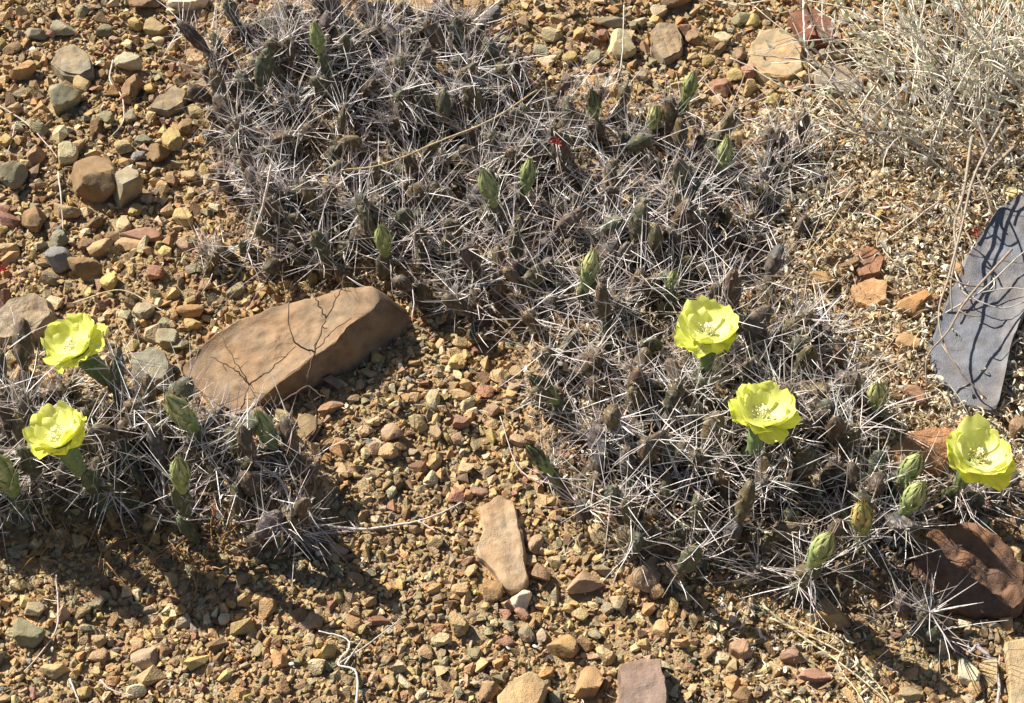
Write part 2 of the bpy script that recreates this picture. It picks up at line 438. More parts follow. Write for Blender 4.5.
# hand placed stones: pixel centre, apparent width and height, colour
ST = [(64, 99, 36, 40, 'olive', 'green grey wedge rock casting a dark shadow at upper left'), (96, 183, 54, 54, 'brown', 'rounded reddish brown rock, largest in the upper left gravel'),
      (127, 188, 42, 33, 'grey', 'blocky tan grey rock touching the rounded brown rock'), (14, 171, 30, 36, 'olive', 'tall olive brown rock at the left edge with dark right side'),
      (588, 683, 33, 36, 'orange', 'rounded orange stone left of the purplish block at the bottom'), (560, 645, 35, 25, 'orange', 'oval orange tan stone above the orange rounded stone'),
      (645, 570, 32, 38, 'pinkish', 'upright pinkish stone at the front foot of the right cactus'), (584, 583, 41, 25, 'pinkish', 'low pinkish tan stone right of the narrow flat stone'),
      (490, 588, 28, 24, 'orange', 'orange brown stone touching the foot of the narrow flat stone'), (522, 600, 27, 17, 'cream', 'cream white stone just below the narrow flat stone'),
      (914, 305, 38, 32, 'orange', 'orange rock with a hollow dark front beside the slate'), (831, 614, 40, 26, 'orange', 'orange brown rock under the front of the right cactus'),
      (619, 46, 35, 26, 'pale', 'smooth cream tan stone at the top with shadow on its right'), (188, 3, 42, 22, 'cream', 'whitish grey stone cut by the top edge at left'),
      (60, 263, 31, 27, 'blue grey', 'sharp blue grey stone with a dark right face'), (87, 268, 38, 23, 'brown', 'brown wedge stone right of the blue grey stone'),
      (966, 163, 30, 30, 'orange', 'orange stone under the dry shrub above the slate'), (965, 670, 27, 28, 'cream', 'pale chalky stone below the brown boulder at right'),
      (675, 2, 42, 18, 'brown', 'dark brown stone cut by the top edge, right of centre'),
      (132, 65, 34, 19, 'pale', None), (132, 87, 24, 26, 'brown', None), (110, 120, 18, 16, 'olive', None), (132, 117, 19, 15, 'grey', None), (160, 155, 30, 20, 'brown', None),
      (173, 140, 22, 24, 'ochre', None), (68, 155, 24, 22, 'pale', None), (125, 148, 20, 18, 'tan', None), (145, 3, 34, 18, 'brown', None), (158, 30, 27, 21, 'tan', None),
      (136, 26, 18, 15, 'ochre', None), (103, 32, 22, 14, 'olive', None), (65, 31, 27, 16, 'grey', None), (37, 34, 28, 13, 'grey', None), (25, 73, 28, 21, 'orange', None),
      (82, 12, 16, 14, 'olive', None), (160, 42, 15, 11, 'pale', None), (223, 36, 22, 15, 'tan', None), (144, 140, 18, 11, 'grey', None), (140, 157, 17, 13, 'blue grey', None),
      (6, 143, 16, 14, 'ochre', None), (68, 212, 31, 19, 'tan', None), (37, 222, 31, 25, 'brown', None), (8, 220, 25, 17, 'reddish', None), (59, 240, 24, 19, 'grey', None),
      (88, 244, 23, 17, 'brown', None), (101, 250, 30, 17, 'tan', None), (132, 244, 34, 17, 'tan', None), (127, 226, 19, 21, 'pale', None), (142, 235, 48, 17, 'reddish', None),
      (184, 217, 21, 21, 'ochre', None), (113, 281, 23, 21, 'ochre', None), (94, 278, 27, 11, 'grey', None), (137, 211, 17, 15, 'ochre', None), (184, 244, 15, 21, 'pinkish', None),
      (146, 312, 24, 16, 'grey', None), (192, 311, 31, 15, 'orange', None), (193, 326, 19, 15, 'ochre', None), (164, 324, 16, 13, 'olive', None), (237, 290, 22, 15, 'grey', None),
      (168, 341, 26, 20, 'grey', None), (10, 249, 22, 15, 'tan', None), (23, 376, 31, 23, 'tan', None), (22, 353, 17, 13, 'ochre', None), (2, 380, 16, 14, 'brown', None),
      (34, 393, 13, 26, 'pinkish', None), (394, 433, 25, 21, 'pinkish', None), (388, 453, 21, 20, 'tan', None), (466, 468, 19, 15, 'pale', None), (467, 403, 17, 17, 'pale', None),
      (434, 399, 15, 19, 'pale', None), (459, 393, 22, 15, 'tan', None), (461, 421, 20, 15, 'reddish', None), (459, 436, 15, 15, 'pinkish', None), (435, 433, 16, 15, 'tan', None),
      (432, 479, 17, 15, 'pale', None), (493, 410, 15, 13, 'pinkish', None), (511, 393, 13, 17, 'ochre', None), (518, 440, 21, 12, 'pinkish', None), (482, 492, 21, 13, 'reddish', None),
      (459, 623, 21, 25, 'tan', None), (441, 640, 23, 13, 'pale', None), (462, 588, 22, 15, 'tan', None), (319, 667, 20, 17, 'pale', None), (357, 578, 19, 15, 'brown', None),
      (376, 621, 29, 10, 'reddish', None), (391, 680, 18, 15, 'tan', None), (475, 653, 15, 13, 'olive', None), (488, 689, 20, 26, 'brown', None), (541, 572, 21, 21, 'brown', None),
      (658, 590, 22, 18, 'brown', None), (527, 632, 19, 18, 'grey', None), (506, 642, 21, 13, 'reddish', None), (541, 635, 13, 17, 'pinkish', None), (584, 642, 21, 17, 'brown', None),
      (580, 613, 19, 15, 'tan', None), (607, 610, 15, 15, 'grey', None), (607, 654, 21, 21, 'tan', None), (557, 696, 17, 13, 'grey', None), (536, 542, 19, 19, 'pinkish', None),
      (712, 627, 17, 13, 'grey', None), (523, 614, 20, 12, 'reddish', None), (739, 648, 25, 22, 'pinkish', None), (793, 655, 29, 21, 'reddish', None), (774, 666, 19, 17, 'tan', None),
      (817, 677, 40, 15, 'reddish', None), (910, 694, 30, 16, 'tan', None), (975, 689, 17, 19, 'tan', None), (990, 500, 32, 24, 'reddish', None), (1006, 520, 24, 18, 'brown', None),
      (823, 280, 26, 25, 'orange', None), (694, 37, 19, 18, 'brown', None), (842, 56, 40, 13, 'pinkish', None), (722, 88, 27, 19, 'reddish', None), (873, 128, 40, 16, 'orange', None),
      (829, 107, 26, 14, 'orange', None), (735, 77, 18, 16, 'ochre', None), (603, 36, 15, 15, 'reddish', None), (553, 36, 24, 14, 'pale', None), (455, 18, 28, 18, 'pinkish', None),
      (607, 22, 34, 11, 'grey', None), (660, 12, 22, 14, 'pale', None), (513, 49, 22, 13, 'tan', None), (277, 36, 26, 14, 'tan', None), (37, 610, 25, 15, 'grey', None),
      (30, 631, 35, 25, 'olive', None), (146, 657, 29, 21, 'pinkish', None), (101, 655, 24, 17, 'tan', None), (99, 640, 18, 14, 'tan', None), (137, 642, 15, 17, 'tan', None),
      (165, 650, 13, 18, 'brown', None), (56, 670, 31, 17, 'tan', None), (86, 692, 19, 15, 'ochre', None), (224, 618, 14, 13, 'cream', None), (245, 599, 18, 17, 'tan', None),
      (97, 603, 17, 13, 'grey', None), (915, 398, 26, 22, 'reddish', None), (1013, 430, 24, 22, 'brown', None), (886, 72, 26, 18, 'grey', None), (905, 345, 30, 22, 'orange', None),
      (895, 395, 22, 18, 'orange', None), (855, 430, 40, 26, 'orange', None), (310, 425, 26, 32, 'brown', None), (560, 20, 20, 12, 'tan', None), (570, 60, 16, 12, 'ochre', None),
      (740, 20, 22, 14, 'olive', None), (722, 40, 18, 14, 'pale', None), (706, 62, 15, 13, 'ochre', None), (640, 78, 15, 12, 'grey', None), (196, 60, 22, 15, 'tan', None),
      (205, 170, 16, 14, 'ochre', None), (165, 190, 18, 14, 'tan', None), (156, 275, 20, 14, 'reddish', None), (205, 285, 18, 13, 'brown', None), (40, 130, 22, 14, 'olive', None),
      (100, 76, 14, 12, 'brown', None), (196, 112, 22, 14, 'tan', None), (186, 128, 18, 15, 'brown', None), (15, 110, 18, 13, 'tan', None), (12, 48, 22, 14, 'brown', None)]

PENDING = []      # (object, px, py, colour name, size word) that still need a label of their own
for i, (x, y, w, h, c, lab) in enumerate(ST):
    big = w >= 25
    o = stone(x, y, w, h, jit(CN[c], .14, .06), 'rock' if big and h > 20 else ('stone' if w >= 18 else 'pebble'), flat=random.uniform(.65, .95),
              level=4 if big else 3, soft=random.choice((22, 32, 45)))
    if lab: tag(o, lab, 'rock')
    else:
        tag(o, None, 'stone')
        PENDING.append((o, x, y, c, 'medium' if w >= 25 else 'small'))

# ------------------------------------------------------------------ loose gravel: largest pebbles one by one, the rest one mass
CELL = .02
HASH = {}


def put(x, y, r):
    HASH.setdefault((int(x // CELL), int(y // CELL)), []).append((x, y, r))


def free(x, y, r, k):
    cx, cy = int(x // CELL), int(y // CELL)
    for i in range(cx - 1, cx + 2):
        for j in range(cy - 1, cy + 2):
            for (a, b, q) in HASH.get((i, j), ()):
                if (a - x) ** 2 + (b - y) ** 2 < ((r + q) * k) ** 2: return False
    return True


def in_outline(x, y):
    for R in OUTLINES:
        if R[:, 0].min() < x < R[:, 0].max() and R[:, 1].min() < y < R[:, 1].max():
            if poly_sd(np.array([[x, y]]), R)[0] > 0: return True
    return False


BIG = [s for s in STONES]
for s in STONES:      # a stone wider than a cell is entered as a ring of small discs
    if s[2] < .009: put(*s)


def blocked(x, y, r):
    for (a, b, q) in BIG:
        if q >= .009 and (a - x) ** 2 + (b - y) ** 2 < (q * .9 + r * .5) ** 2: return True
    return in_outline(x, y)


def hull(seed, n=15):
    r = np.random.default_rng(seed)
    p = r.normal(size=(n, 3)); p /= np.linalg.norm(p, axis=1)[:, None]; p *= r.uniform(.78, 1, (n, 1))
    bm = bmesh.new()
    for q in p: bm.verts.new(q)
    g = bmesh.ops.convex_hull(bm, input=bm.verts[:])
    bad = [e for e in bm.verts if not e.link_faces]
    for e in bad: bm.verts.remove(e)
    bm.verts.index_update()
    V = np.array([v.co[:] for v in bm.verts]); F = np.array([[v.index for v in f.verts] for f in bm.faces]); bm.free()
    return V / np.abs(V).max(0), F


HULLS = [hull(100 + k, 8 + k % 7) for k in range(40)]
PAL = [(TAN, 7), (ORANGE, 3.6), (BROWN, 7), (GREY, 2), (PALE, 2.2), (OCHRE, 3), (PINK, 2.4), (RED, 1), (OLIVE, 1.5), (BLUE, .2), (CREAM, .2)]
PN = ['tan', 'orange', 'brown', 'grey', 'pale', 'ochre', 'pinkish', 'reddish', 'olive', 'blue grey', 'cream']
PW = [w for _, w in PAL]
gravel = MB()
n_single = 0
MAX_SINGLE = 300 - len(ST) - 20
ALLP = ((MAT_BACK, .45), (MAT_RIGHT, .45), (MAT_LEFT, .45), (LITTER_ZONE, .5))
for d, tries, k in ((.0175, 1500, .62), (.0135, 4200, .58), (.0105, 9000, .54), (.008, 22000, .50), (.006, 46000, .46), (.0044, 62000, .42), (.0033, 110000, .38)):
    big = d > .0088
    tries = int(tries * 1.6); X = RNG.uniform(-1.2, 1.2, tries); Y = .2 + 1.75 * RNG.uniform(0, 1, tries)
    PP = proj(np.stack([X, Y, np.zeros(tries)], -1))
    keep = np.ones(tries, bool)
    out = np.maximum(np.maximum(-PP[:, 0], PP[:, 0] - W), np.maximum(-PP[:, 1], PP[:, 1] - H))
    if d < .007: keep &= (out < 70)
    for poly, dens in ALLP:
        keep &= ~((poly_sd(PP, poly) > 0) & (RNG.uniform(size=tries) > dens))
    # fine ground in the lower part of the picture, coarser stones in the upper left
    if d > .012: keep &= RNG.uniform(size=tries) < np.clip(1.15 - PP[:, 1] / 900, .35, 1)
    GZ_ = ground(X, Y)
    for i in np.nonzero(keep)[0]:
        x, y = X[i], Y[i]
        r = d / 2 * random.uniform(.82, 1.25)
        if not free(x, y, r, k) or blocked(x, y, r): continue
        put(x, y, r)
        q = random.choices(range(len(PAL)), PW)[0]
        c = jit(PAL[q][0], .24, .08)
        S = np.array([r * random.uniform(1.0, 1.4), r * random.uniform(.75, 1.05), r * random.uniform(.6, 1.0)])
        R_ = rot3(random.uniform(0, 6.28), random.uniform(-.7, .7), random.uniform(-.7, .7))
        p = np.array([x, y, GZ_[i] + r * random.uniform(.2, .65)])
        if d > .013 and n_single < MAX_SINGLE and out[i] < -4:
            V, F = rock_shape(random.randrange(10 ** 6), 3, random.randint(6, 10), random.choice((20, 32, 45)))
            m1 = MB(); m1.add((V * S) @ R_.T + p, F, c)
            o = m1.build('pebble', M_PEBBLE, loc=(x, y, p[2]), sharp=20)
            tag(o, None, 'pebble')
            PENDING.append((o, PP[i, 0], PP[i, 1], PN[q], 'little')); n_single += 1
        else:
            V, F = HULLS[random.randrange(len(HULLS))]
            gravel.add((V * S) @ R_.T + p, F, c)
tag(gravel.build('gravel', M_PEBBLE, smooth=False), 'loose small tan, ochre and grey gravel covering the dry ground', 'gravel', kind='stuff')
print('single pebbles', n_single, 'gravel verts', gravel.n)

# ------------------------------------------------------------------ labels of the plain stones: colour, side and nearest landmark
LM = [(70, 340, 'the upper left yellow flower'), (52, 450, 'the lower left yellow flower'), (290, 350, 'the large sandstone slab'), (505, 545, 'the narrow flat stone'),
      (975, 300, 'the blue grey slate'), (965, 570, 'the brown boulder'), (641, 680, 'the purplish stone block'), (775, 53, 'the flat round tan rock'),
      (96, 183, 'the rounded brown rock'), (64, 99, 'the green grey wedge rock'), (20, 316, 'the weathered left boulder'), (148, 365, 'the squarish grey rock'),
      (588, 683, 'the orange rounded stone'), (352, 665, 'the bent white twig'), (400, 525, 'the long bare root'), (255, 215, 'the pale upright stick'),
      (60, 263, 'the blue grey stone'), (72, 60, 'the rounded grey brown rock'), (188, 5, 'the whitish stone'), (619, 46, 'the cream tan stone'),
      (667, 40, 'the notched rock'), (230, 560, 'the left cactus shadow'), (835, 650, 'the bundle of dry straws'), (645, 570, 'the upright pinkish stone'),
      (870, 275, 'the two touching blocks'), (932, 446, 'the stacked green buds'), (540, 420, 'the two dry tipped buds'), (815, 30, 'the dark red rock'),
      (400, 10, 'the rocks behind the cactus'), (968, 670, 'the chalky stone'), (58, 620, 'the thin hooked straw'), (170, 98, 'the tilted scored rock'),
      (522, 690, 'the bottom tan flat rock'), (900, 60, 'the dry shrub'), (265, 430, 'the green bud by the slab')]
ADJ = {'tan': 'tan', 'orange': 'orange', 'brown': 'brown', 'grey': 'grey', 'pale': 'pale sandy', 'ochre': 'ochre yellow', 'pinkish': 'pinkish', 'reddish': 'reddish',
       'olive': 'olive', 'blue grey': 'bluish grey', 'cream': 'creamy'}
groups = {}
for (o, x, y, c, sz) in PENDING:
    d, lx, ly, nm = min((math.hypot(x - lx, y - ly), lx, ly, nm) for lx, ly, nm in LM)
    ux, uy = x - lx, y - ly
    side = ('right of' if ux > 0 else 'left of') if abs(ux) > abs(uy) else ('below' if uy > 0 else 'above')
    groups.setdefault((sz, c, side, nm), []).append((d, o))
ORD = ['nearest', 'second nearest', 'third nearest', 'fourth nearest', 'fifth nearest', 'sixth nearest', 'seventh nearest', 'eighth nearest', 'ninth nearest', 'tenth nearest']
for (sz, c, side, nm), L in groups.items():
    L.sort(key=lambda t: t[0])
    noun = 'pebble' if sz == 'little' else 'stone'
    for k, (d, o) in enumerate(L):
        o['label'] = f'{sz} {ADJ[c]} {noun} {side} {nm}' + ('' if len(L) == 1 else f', {ORD[min(k, 9)]} to it')
        o['group'] = 'loose pebbles on the ground' if noun == 'pebble' else 'loose stones on the ground'

# ------------------------------------------------------------------ cactus
def frame(d):
    d = np.asarray(d, float); d = d / np.linalg.norm(d)
    a = np.cross(d, [0.2, 1, 0.1]); a /= np.linalg.norm(a)
    return np.stack([a, np.cross(d, a), d], 1)      # columns: x, y, z axis


PAD_COLS = [(.095, .08, .042), (.10, .072, .045), (.085, .068, .058), (.085, .085, .05), (.11, .085, .045), (.085, .06, .042)]


KEEP = []      # open spots in front of flowers and buds


class Plant:
    def __init__(s, px, py, label):
        p = on_ground(px, py); s.loc = np.array([p[0], p[1], gz(p[0], p[1])]); s.px = (px, py)
        s.e = bpy.data.objects.new('cactus', None); COL.objects.link(s.e); s.e.location = s.loc; s.e.empty_display_size = .02
        tag(s.e, label, 'cactus', 'low spiny cactus clumps')
        s.npad = 0

    def part(s, mb, name, m, parent=None, smooth=True):
        return mb.build(name, m, parent if parent is not None else s.e, origin=s.loc, smooth=smooth)

    def pad(s, base, d, Ln, Wd, Th, col, spines=1.0, twist=None, green=False):
        base = np.asarray(base, float)
        F = frame(d); tw = random.uniform(0, PI) if twist is None else twist
        F = F @ np.array([[math.cos(tw), -math.sin(tw), 0], [math.sin(tw), math.cos(tw), 0], [0, 0, 1]])
        nu, nv = 21, 26
        u = np.linspace(0, 1, nu)[:, None]; v = (np.arange(nv) * 2 * PI / nv)[None]
        prof = np.sin(PI * np.clip(u ** .82, 0, 1)) ** .55 * (.62 + .38 * u)
        prof[0] = .25; prof[-1] = .02
        na = random.choice((4, 5)); ph = random.uniform(0, 6.28)
        knob = np.maximum(0, np.cos(na * v + ph + 10 * u) * np.cos(na * v + ph - 10 * u))
        tub = .17 * knob - .03 + .05 * np.sin(3 * v + 17 * u + ph) * np.sin(23 * u + ph) + RNG.normal(0, .012, (nu, nv))
        rr = prof * (1 + tub * (u > .05) * (u < .97))
        Lc = np.stack([Wd * rr * np.cos(v), Th * rr * np.sin(v), Ln * u + 0 * v], -1)
        bend = random.uniform(-.15, .15) * Ln
        Lc[..., 1] += bend * np.sin(PI * u * .5) ** 2
        V = base + Lc @ F.T
        mb = MB()
        wool = np.clip((knob - .72) * 3.2, 0, .75)[..., None] * (u < .96)[..., None]; scar = RNG.uniform(.75, 1.25, (nu, nv))[..., None]
        mb.grid(V, np.asarray(col)[None, None] * scar * (1 - wool) + np.array([.36, .31, .22]) * wool, wrap=True)
        mb.add(V[-1], np.array([np.arange(nv)]), col)
        po = s.part(mb, 'pad', M_PAD); s.npad += 1
        # spines
        B, D, Ls, Rs, Cs = [], [], [], [], []
        rows = [(.30, .35), (.48, .6), (.66, .9), (.82, 1.0), (.94, 1.05)]
        for k, (uu, ll) in enumerate(rows):
            n = na if k < 4 else 2
            for j in range(n):
                if random.random() > (.28 if k < 2 else .7) * min(1, spines + .2): continue
                vv = (j + .5 * (k % 2)) * 2 * PI / n + ph + random.uniform(-.3, .3)
                pr = float(np.interp(uu, u[:, 0], prof[:, 0]))
                loc = np.array([Wd * pr * math.cos(vv), Th * pr * math.sin(vv) + bend * math.sin(PI * uu * .5) ** 2, Ln * uu])
                nn = np.array([math.cos(vv) / Wd, math.sin(vv) / Th, (uu - .45) * 2.2 / Wd]); nn /= np.linalg.norm(nn)
                P = base + F @ loc; nw = F @ nn
                ns = random.choice((2, 2, 3, 3, 4)) if k > 1 else random.choice((1, 1, 2))
                pal = random.choice(((.72, .67, .63), (.58, .51, .48), (.78, .74, .69), (.48, .38, .33), (.66, .57, .53)))
                for _ in range(max(1, round(ns * spines))):
                    dd = nw * .9 + RNG.normal(0, .55, 3) + np.array([0, 0, .18]); dd /= np.linalg.norm(dd)
                    B.append(P); D.append(dd); Ls.append(random.uniform(.018, .054) * ll * (1.15 if random.random() < .2 else 1)); Rs.append(random.uniform(.00026, .00044))
                    Cs.append(jit(pal, .15, .04))
                for _ in range(random.randint(1, 3)):       # short radial bristles
                    dd = nw * .7 + RNG.normal(0, .7, 3); dd /= np.linalg.norm(dd)
                    B.append(P); D.append(dd); Ls.append(random.uniform(.003, .009)); Rs.append(random.uniform(.00025, .0004))
                    Cs.append(jit(random.choice(((.55, .43, .28), (.62, .55, .45), (.4, .27, .15))), .2))
                for _ in range(5):       # woolly areole
                    dd = nw + RNG.normal(0, .6, 3); dd /= np.linalg.norm(dd)
                    B.append(P); D.append(dd); Ls.append(random.uniform(.0015, .003)); Rs.append(.0005); Cs.append(jit((.5, .44, .33), .2))
        if len(B) > 24:
            sm = MB(); sm.needles(B, D, np.array(Ls), np.array(Rs), np.array(Cs))
            s.part(sm, 'spines', M_SPINE, po, smooth=False)
        return base + F @ np.array([0, bend, Ln]), F[:, 2]

    def shoot(s, x, y, tall=1.0, lean=None):
        z = gz(x, y) - .004
        a = random.uniform(0, 6.28); t = random.uniform(.2, 1.0)
        d = np.array([math.cos(a) * t, math.sin(a) * t, 1.0])
        if lean is not None: d = d + lean
        p = np.array([x, y, z])
        for k in range(random.choice((1, 1, 2, 2))):
            if p[2] - gz(p[0], p[1]) > .031 * tall or s.npad > 98: break
            c = jit(random.choice(PAD_COLS), .2, .1)
            Ln = random.uniform(.024, .040) * tall; Wd = random.uniform(.0085, .013); Th = random.uniform(.0065, .0095)
            p, ax = s.pad(p, d, Ln, Wd, Th, c, random.choice((.25, .5, .7, .9)))
            p = p - ax * .003
            d = ax + np.array([random.uniform(-.6, .6), random.uniform(-.6, .6), .25]); d[2] = max(d[2], .5)

    def stalk(s, tip, col=None, wid=.011, slant=(0, 0)):
        """a standing pad below a bud or a flower"""
        x, y = tip[0] + slant[0], tip[1] + slant[1]
        b = np.array([x, y, gz(x, y) - .004])
        n = np.asarray(tip) - b; Lt = np.linalg.norm(n)
        c = col if col is not None else jit(random.choice(((.085, .10, .045), (.10, .095, .06))), .15)
        if Lt > .05:
            mid = b + n * .5 + np.array([random.uniform(-.006, .006), random.uniform(-.004, .004), 0])
            s.pad(b, mid - b, np.linalg.norm(mid - b) + .004, wid * 1.1, wid * .65, c, .9)
            s.pad(mid, tip - mid, np.linalg.norm(tip - mid) + .003, wid, wid * .62, c, .8)
        else:
            s.pad(b, n, Lt + .003, wid, wid * .65, c, .9)

    def bud(s, px, py, z=.075, size=1.0, tip='green', tilt=(0, 0), label=None):
        """green bud: ovary with a cap of overlapping sepals, standing on a pad"""
        p0 = at(px, py, 0); g = gz(p0[0], p0[1])
        c = at(px, py, z + g)
        d = np.array([tilt[0] + random.uniform(-.18, .18), tilt[1] + random.uniform(-.15, .15), 1.0]); d /= np.linalg.norm(d); F = frame(d)
        size *= random.uniform(.94, 1.08)
        Lb, Rb = .029 * size, .0063 * size
        b0 = c - d * Lb * .75
        green = jit((.24, .31, .115), .15, .08)
        Lt = Lb * 1.38
        nu, nv = 18, 24
        prof = lambda u: np.interp(u, (0, .12, .35, .58, .74, .88, 1), (.42, .66, .92, 1.0, .80, .42, .05)) * Rb
        u = np.linspace(0, 1, nu)[:, None]; v = (np.arange(nv) * 2 * PI / nv)[None]
        r = prof(u) * (1 + .13 * np.cos(5 * v + 9 * u) * np.cos(5 * v - 9 * u) * (u < .7))
        Lc = np.stack([r * np.cos(v), r * np.sin(v), Lt * u + 0 * v], -1)
        mb = MB()
        lite = np.clip(np.cos(5 * v + 9 * u) * np.cos(5 * v - 9 * u), 0, 1)[..., None]
        mb.grid(b0 + Lc @ F.T, green * (1 - .35 * lite) + np.array([.34, .36, .17]) * .35 * lite, wrap=True)
        o = s.part(mb, 'bud', M_BUD)
        if label: o['label'] = label
        cap = {'green': ((.27, .33, .12), (.45, .46, .20), (.48, .40, .20)), 'yellow': ((.40, .41, .16), (.60, .56, .28), (.52, .36, .16)),
               'dark': ((.14, .13, .06), (.08, .05, .035), (.04, .03, .02)), 'straw': ((.45, .36, .14), (.6, .42, .15), (.5, .3, .1))}[tip]
        sm = MB()
        for ring, (uc, n, ln, flare) in enumerate(((.30, 5, .16, .5), (.44, 5, .20, .45), (.56, 6, .26, .35), (.66, 6, .32, .22), (.75, 5, .34, .12))):
            for k in range(n):
                a = (k + ring * .5) * 2 * PI / n + random.uniform(-.15, .15)
                uu = np.linspace(0, 1, 6)[:, None]; vv = np.linspace(-1, 1, 5)[None]
                hw = (.34 if ring < 2 else .56) * (1 - uu ** 1.3) * 2.2 / n * PI * .55 + .02
                zz = uc + ln * uu
                fl = flare * random.uniform(.5, 1.5) * (1.8 if tip in ('straw', 'yellow') and ring > 1 else 1)
                rad = prof(np.minimum(zz, .97)) * 1.03 + .0004 + Rb * fl * uu ** 2 * .55 + .0004 * (1 - vv ** 2)
                an = a + vv * hw
                G = np.stack([rad * np.cos(an), rad * np.sin(an), Lt * zz + 0 * vv], -1)
                t = np.broadcast_to(uu, G.shape[:2])[..., None]
                k0 = .45 if ring < 2 else 1
                c0 = np.array(cap[0]) * k0 + green * (1 - k0)
                cc = np.where(t < .7, c0 + (np.array(cap[1]) - c0) * t / .7, np.array(cap[2])) * random.uniform(.82, 1.18)
                sm.grid(b0 + G @ F.T, cc)
        s.part(sm, 'sepals', M_BUD, o)
        B, D, Ls, Rs, Cs = [], [], [], [], []
        for _ in range(16):
            a = random.uniform(0, 6.28); uu = random.uniform(.2, .9)
            nn = F @ np.array([math.cos(a), math.sin(a), .5]); nn /= np.linalg.norm(nn)
            B.append(b0 + F @ np.array([Rb * .92 * math.cos(a), Rb * .92 * math.sin(a), Lb * uu])); D.append(nn)
            Ls.append(random.uniform(.002, .007)); Rs.append(.00028); Cs.append(jit((.62, .58, .46), .15))
        bm_ = MB(); bm_.needles(B, D, np.array(Ls), np.array(Rs), np.array(Cs)); s.part(bm_, 'bristles', M_SPINE, o, smooth=False)
        KEEP.append(b0)
        s.stalk(b0 + d * .002, wid=.010 * size ** .5, slant=(random.uniform(-.008, .012), random.uniform(-.004, .012)))

    def flower(s, px, py, width, z=.085, tilt=(0, -.15), seed=0, label=None, rag=.7, cup=1.0, eye=None):
        r = np.random.default_rng(seed)
        p0 = at(px, py, 0); g = gz(p0[0], p0[1]); c = at(px, py, z + g)
        R = width * mpp(c) / 2
        d = np.array([tilt[0], tilt[1], 1.0]); d /= np.linalg.norm(d); F = frame(d)
        b = c - d * R * .36; KEEP.append(b)
        # ovary / floral cup
        nu, nv = 14, 20; Lo = .036 * cup
        u = np.linspace(0, 1, nu)[:, None]; v = (np.arange(nv) * 2 * PI / nv)[None]
        rr = (.0050 + .0045 * u ** .8) * cup ** .8 * (1 + .11 * np.cos(5 * v + 8 * u) * np.cos(5 * v - 8 * u)); rr[-1] *= .6
        Lc = np.stack([rr * np.cos(v), rr * np.sin(v), -Lo + (Lo + .003) * u + 0 * v], -1)
        mb = MB(); mb.grid(b + Lc @ F.T, (.20, .27, .10), wrap=True); mb.add(b + Lc[-1] @ F.T, np.array([np.arange(nv)]), (.5, .55, .15))
        o = s.part(mb, 'flower', M_BUD)
        if label: o['label'] = label

        ab = r.uniform(0, 6.28, 40); ub = r.uniform(.1, .9, 40)
        Nb = np.stack([np.cos(ab), np.sin(ab), np.full(40, .5)], -1) @ F.T; Nb /= np.linalg.norm(Nb, axis=1)[:, None]
        Bb = b + np.stack([(.0050 + .0045 * ub ** .8) * np.cos(ab), (.0050 + .0045 * ub ** .8) * np.sin(ab), -Lo + Lo * ub], -1) @ F.T
        cm = MB(); cm.needles(Bb, Nb, r.uniform(.002, .007, 40), np.full(40, .0003), np.tile([.6, .56, .42], (40, 1))); s.part(cm, 'bristles', M_SPINE, o, smooth=False)

        def petal(a, Rr, Z, hw, z0, curl, cA, cB, droop=0):
            nu, nv = 13, 13
            u = np.linspace(0, 1, nu)[:, None]; v = np.linspace(-1, 1, nv)[None]
            ph = r.uniform(0, 6.28, 3)
            wid = hw * (.30 + .70 * np.sin(PI * .5 * np.clip(u * 1.25, 0, 1)) ** 1.2) * np.where(u > .8, np.sqrt(np.clip(1 - ((u - .8) / .235) ** 2, .12, 1)), 1)
            tipcut = 1 - .10 * np.abs(v) ** 2.2 + .05 * np.exp(-(v / .22) ** 2) * -1 + .025 * np.sin(5 * v + ph[0]) + rag * (.07 * np.exp(-(v / .16) ** 2) * (ph[1] > 2) + .03 * np.sin(9 * v + ph[2]) - .02)
            ru = .0055 + (Rr - .0055) * (u * tipcut)
            zz = z0 + Z * u ** (1.5 + curl) - droop * np.clip(u - .65, 0, 1) ** 2
            lat = wid * v
            cup = .30 * hw * (v ** 2) * u * (.7 + .3 * np.sin(ph[1]))
            ruff = .0022 * np.sin(3.2 * v + ph[1]) * u ** 2 + .0010 * np.sin(6 * v + ph[2]) * u ** 3
            x = ru - .35 * lat ** 2 / Rr; zz = zz + cup + ruff
            G = np.stack([x * math.cos(a) - lat * math.sin(a), x * math.sin(a) + lat * math.cos(a), zz], -1)
            t = np.broadcast_to(u, G.shape[:2])[..., None]; vein = 1 - .05 * np.cos(np.broadcast_to(v, G.shape[:2])[..., None] * 14)
            cc = (np.array(cA) * (1 - t) + np.array(cB) * t) * vein
            pm = MB(); pm.grid(b + G @ F.T, np.clip(cc, 0, .95)); s.part(pm, 'petal', M_PETAL, o)
        n1 = 7
        for k in range(n1):       # outer whorl, greener, more spread
            a = (k + .5) * 2 * PI / n1 + r.uniform(-.15, .15)
            petal(a, R * r.uniform(.86, 1.16), R * r.uniform(.05, .40), R * r.uniform(.40, .5), -.001, .1, (.86, .90, .22), (.84, .88, .15), droop=R * r.uniform(0, .8))
        for k in range(6):        # inner whorl, cupped; paler bases paint in the sun-whitened centre
            a = k * 2 * PI / 6 + r.uniform(-.18, .18)
            petal(a, R * r.uniform(.76, 1.02), R * r.uniform(.40, .72), R * r.uniform(.50, .60), .001 + .0006 * (k % 2), .35, (.95, .94, .52), (.91, .92, .24))
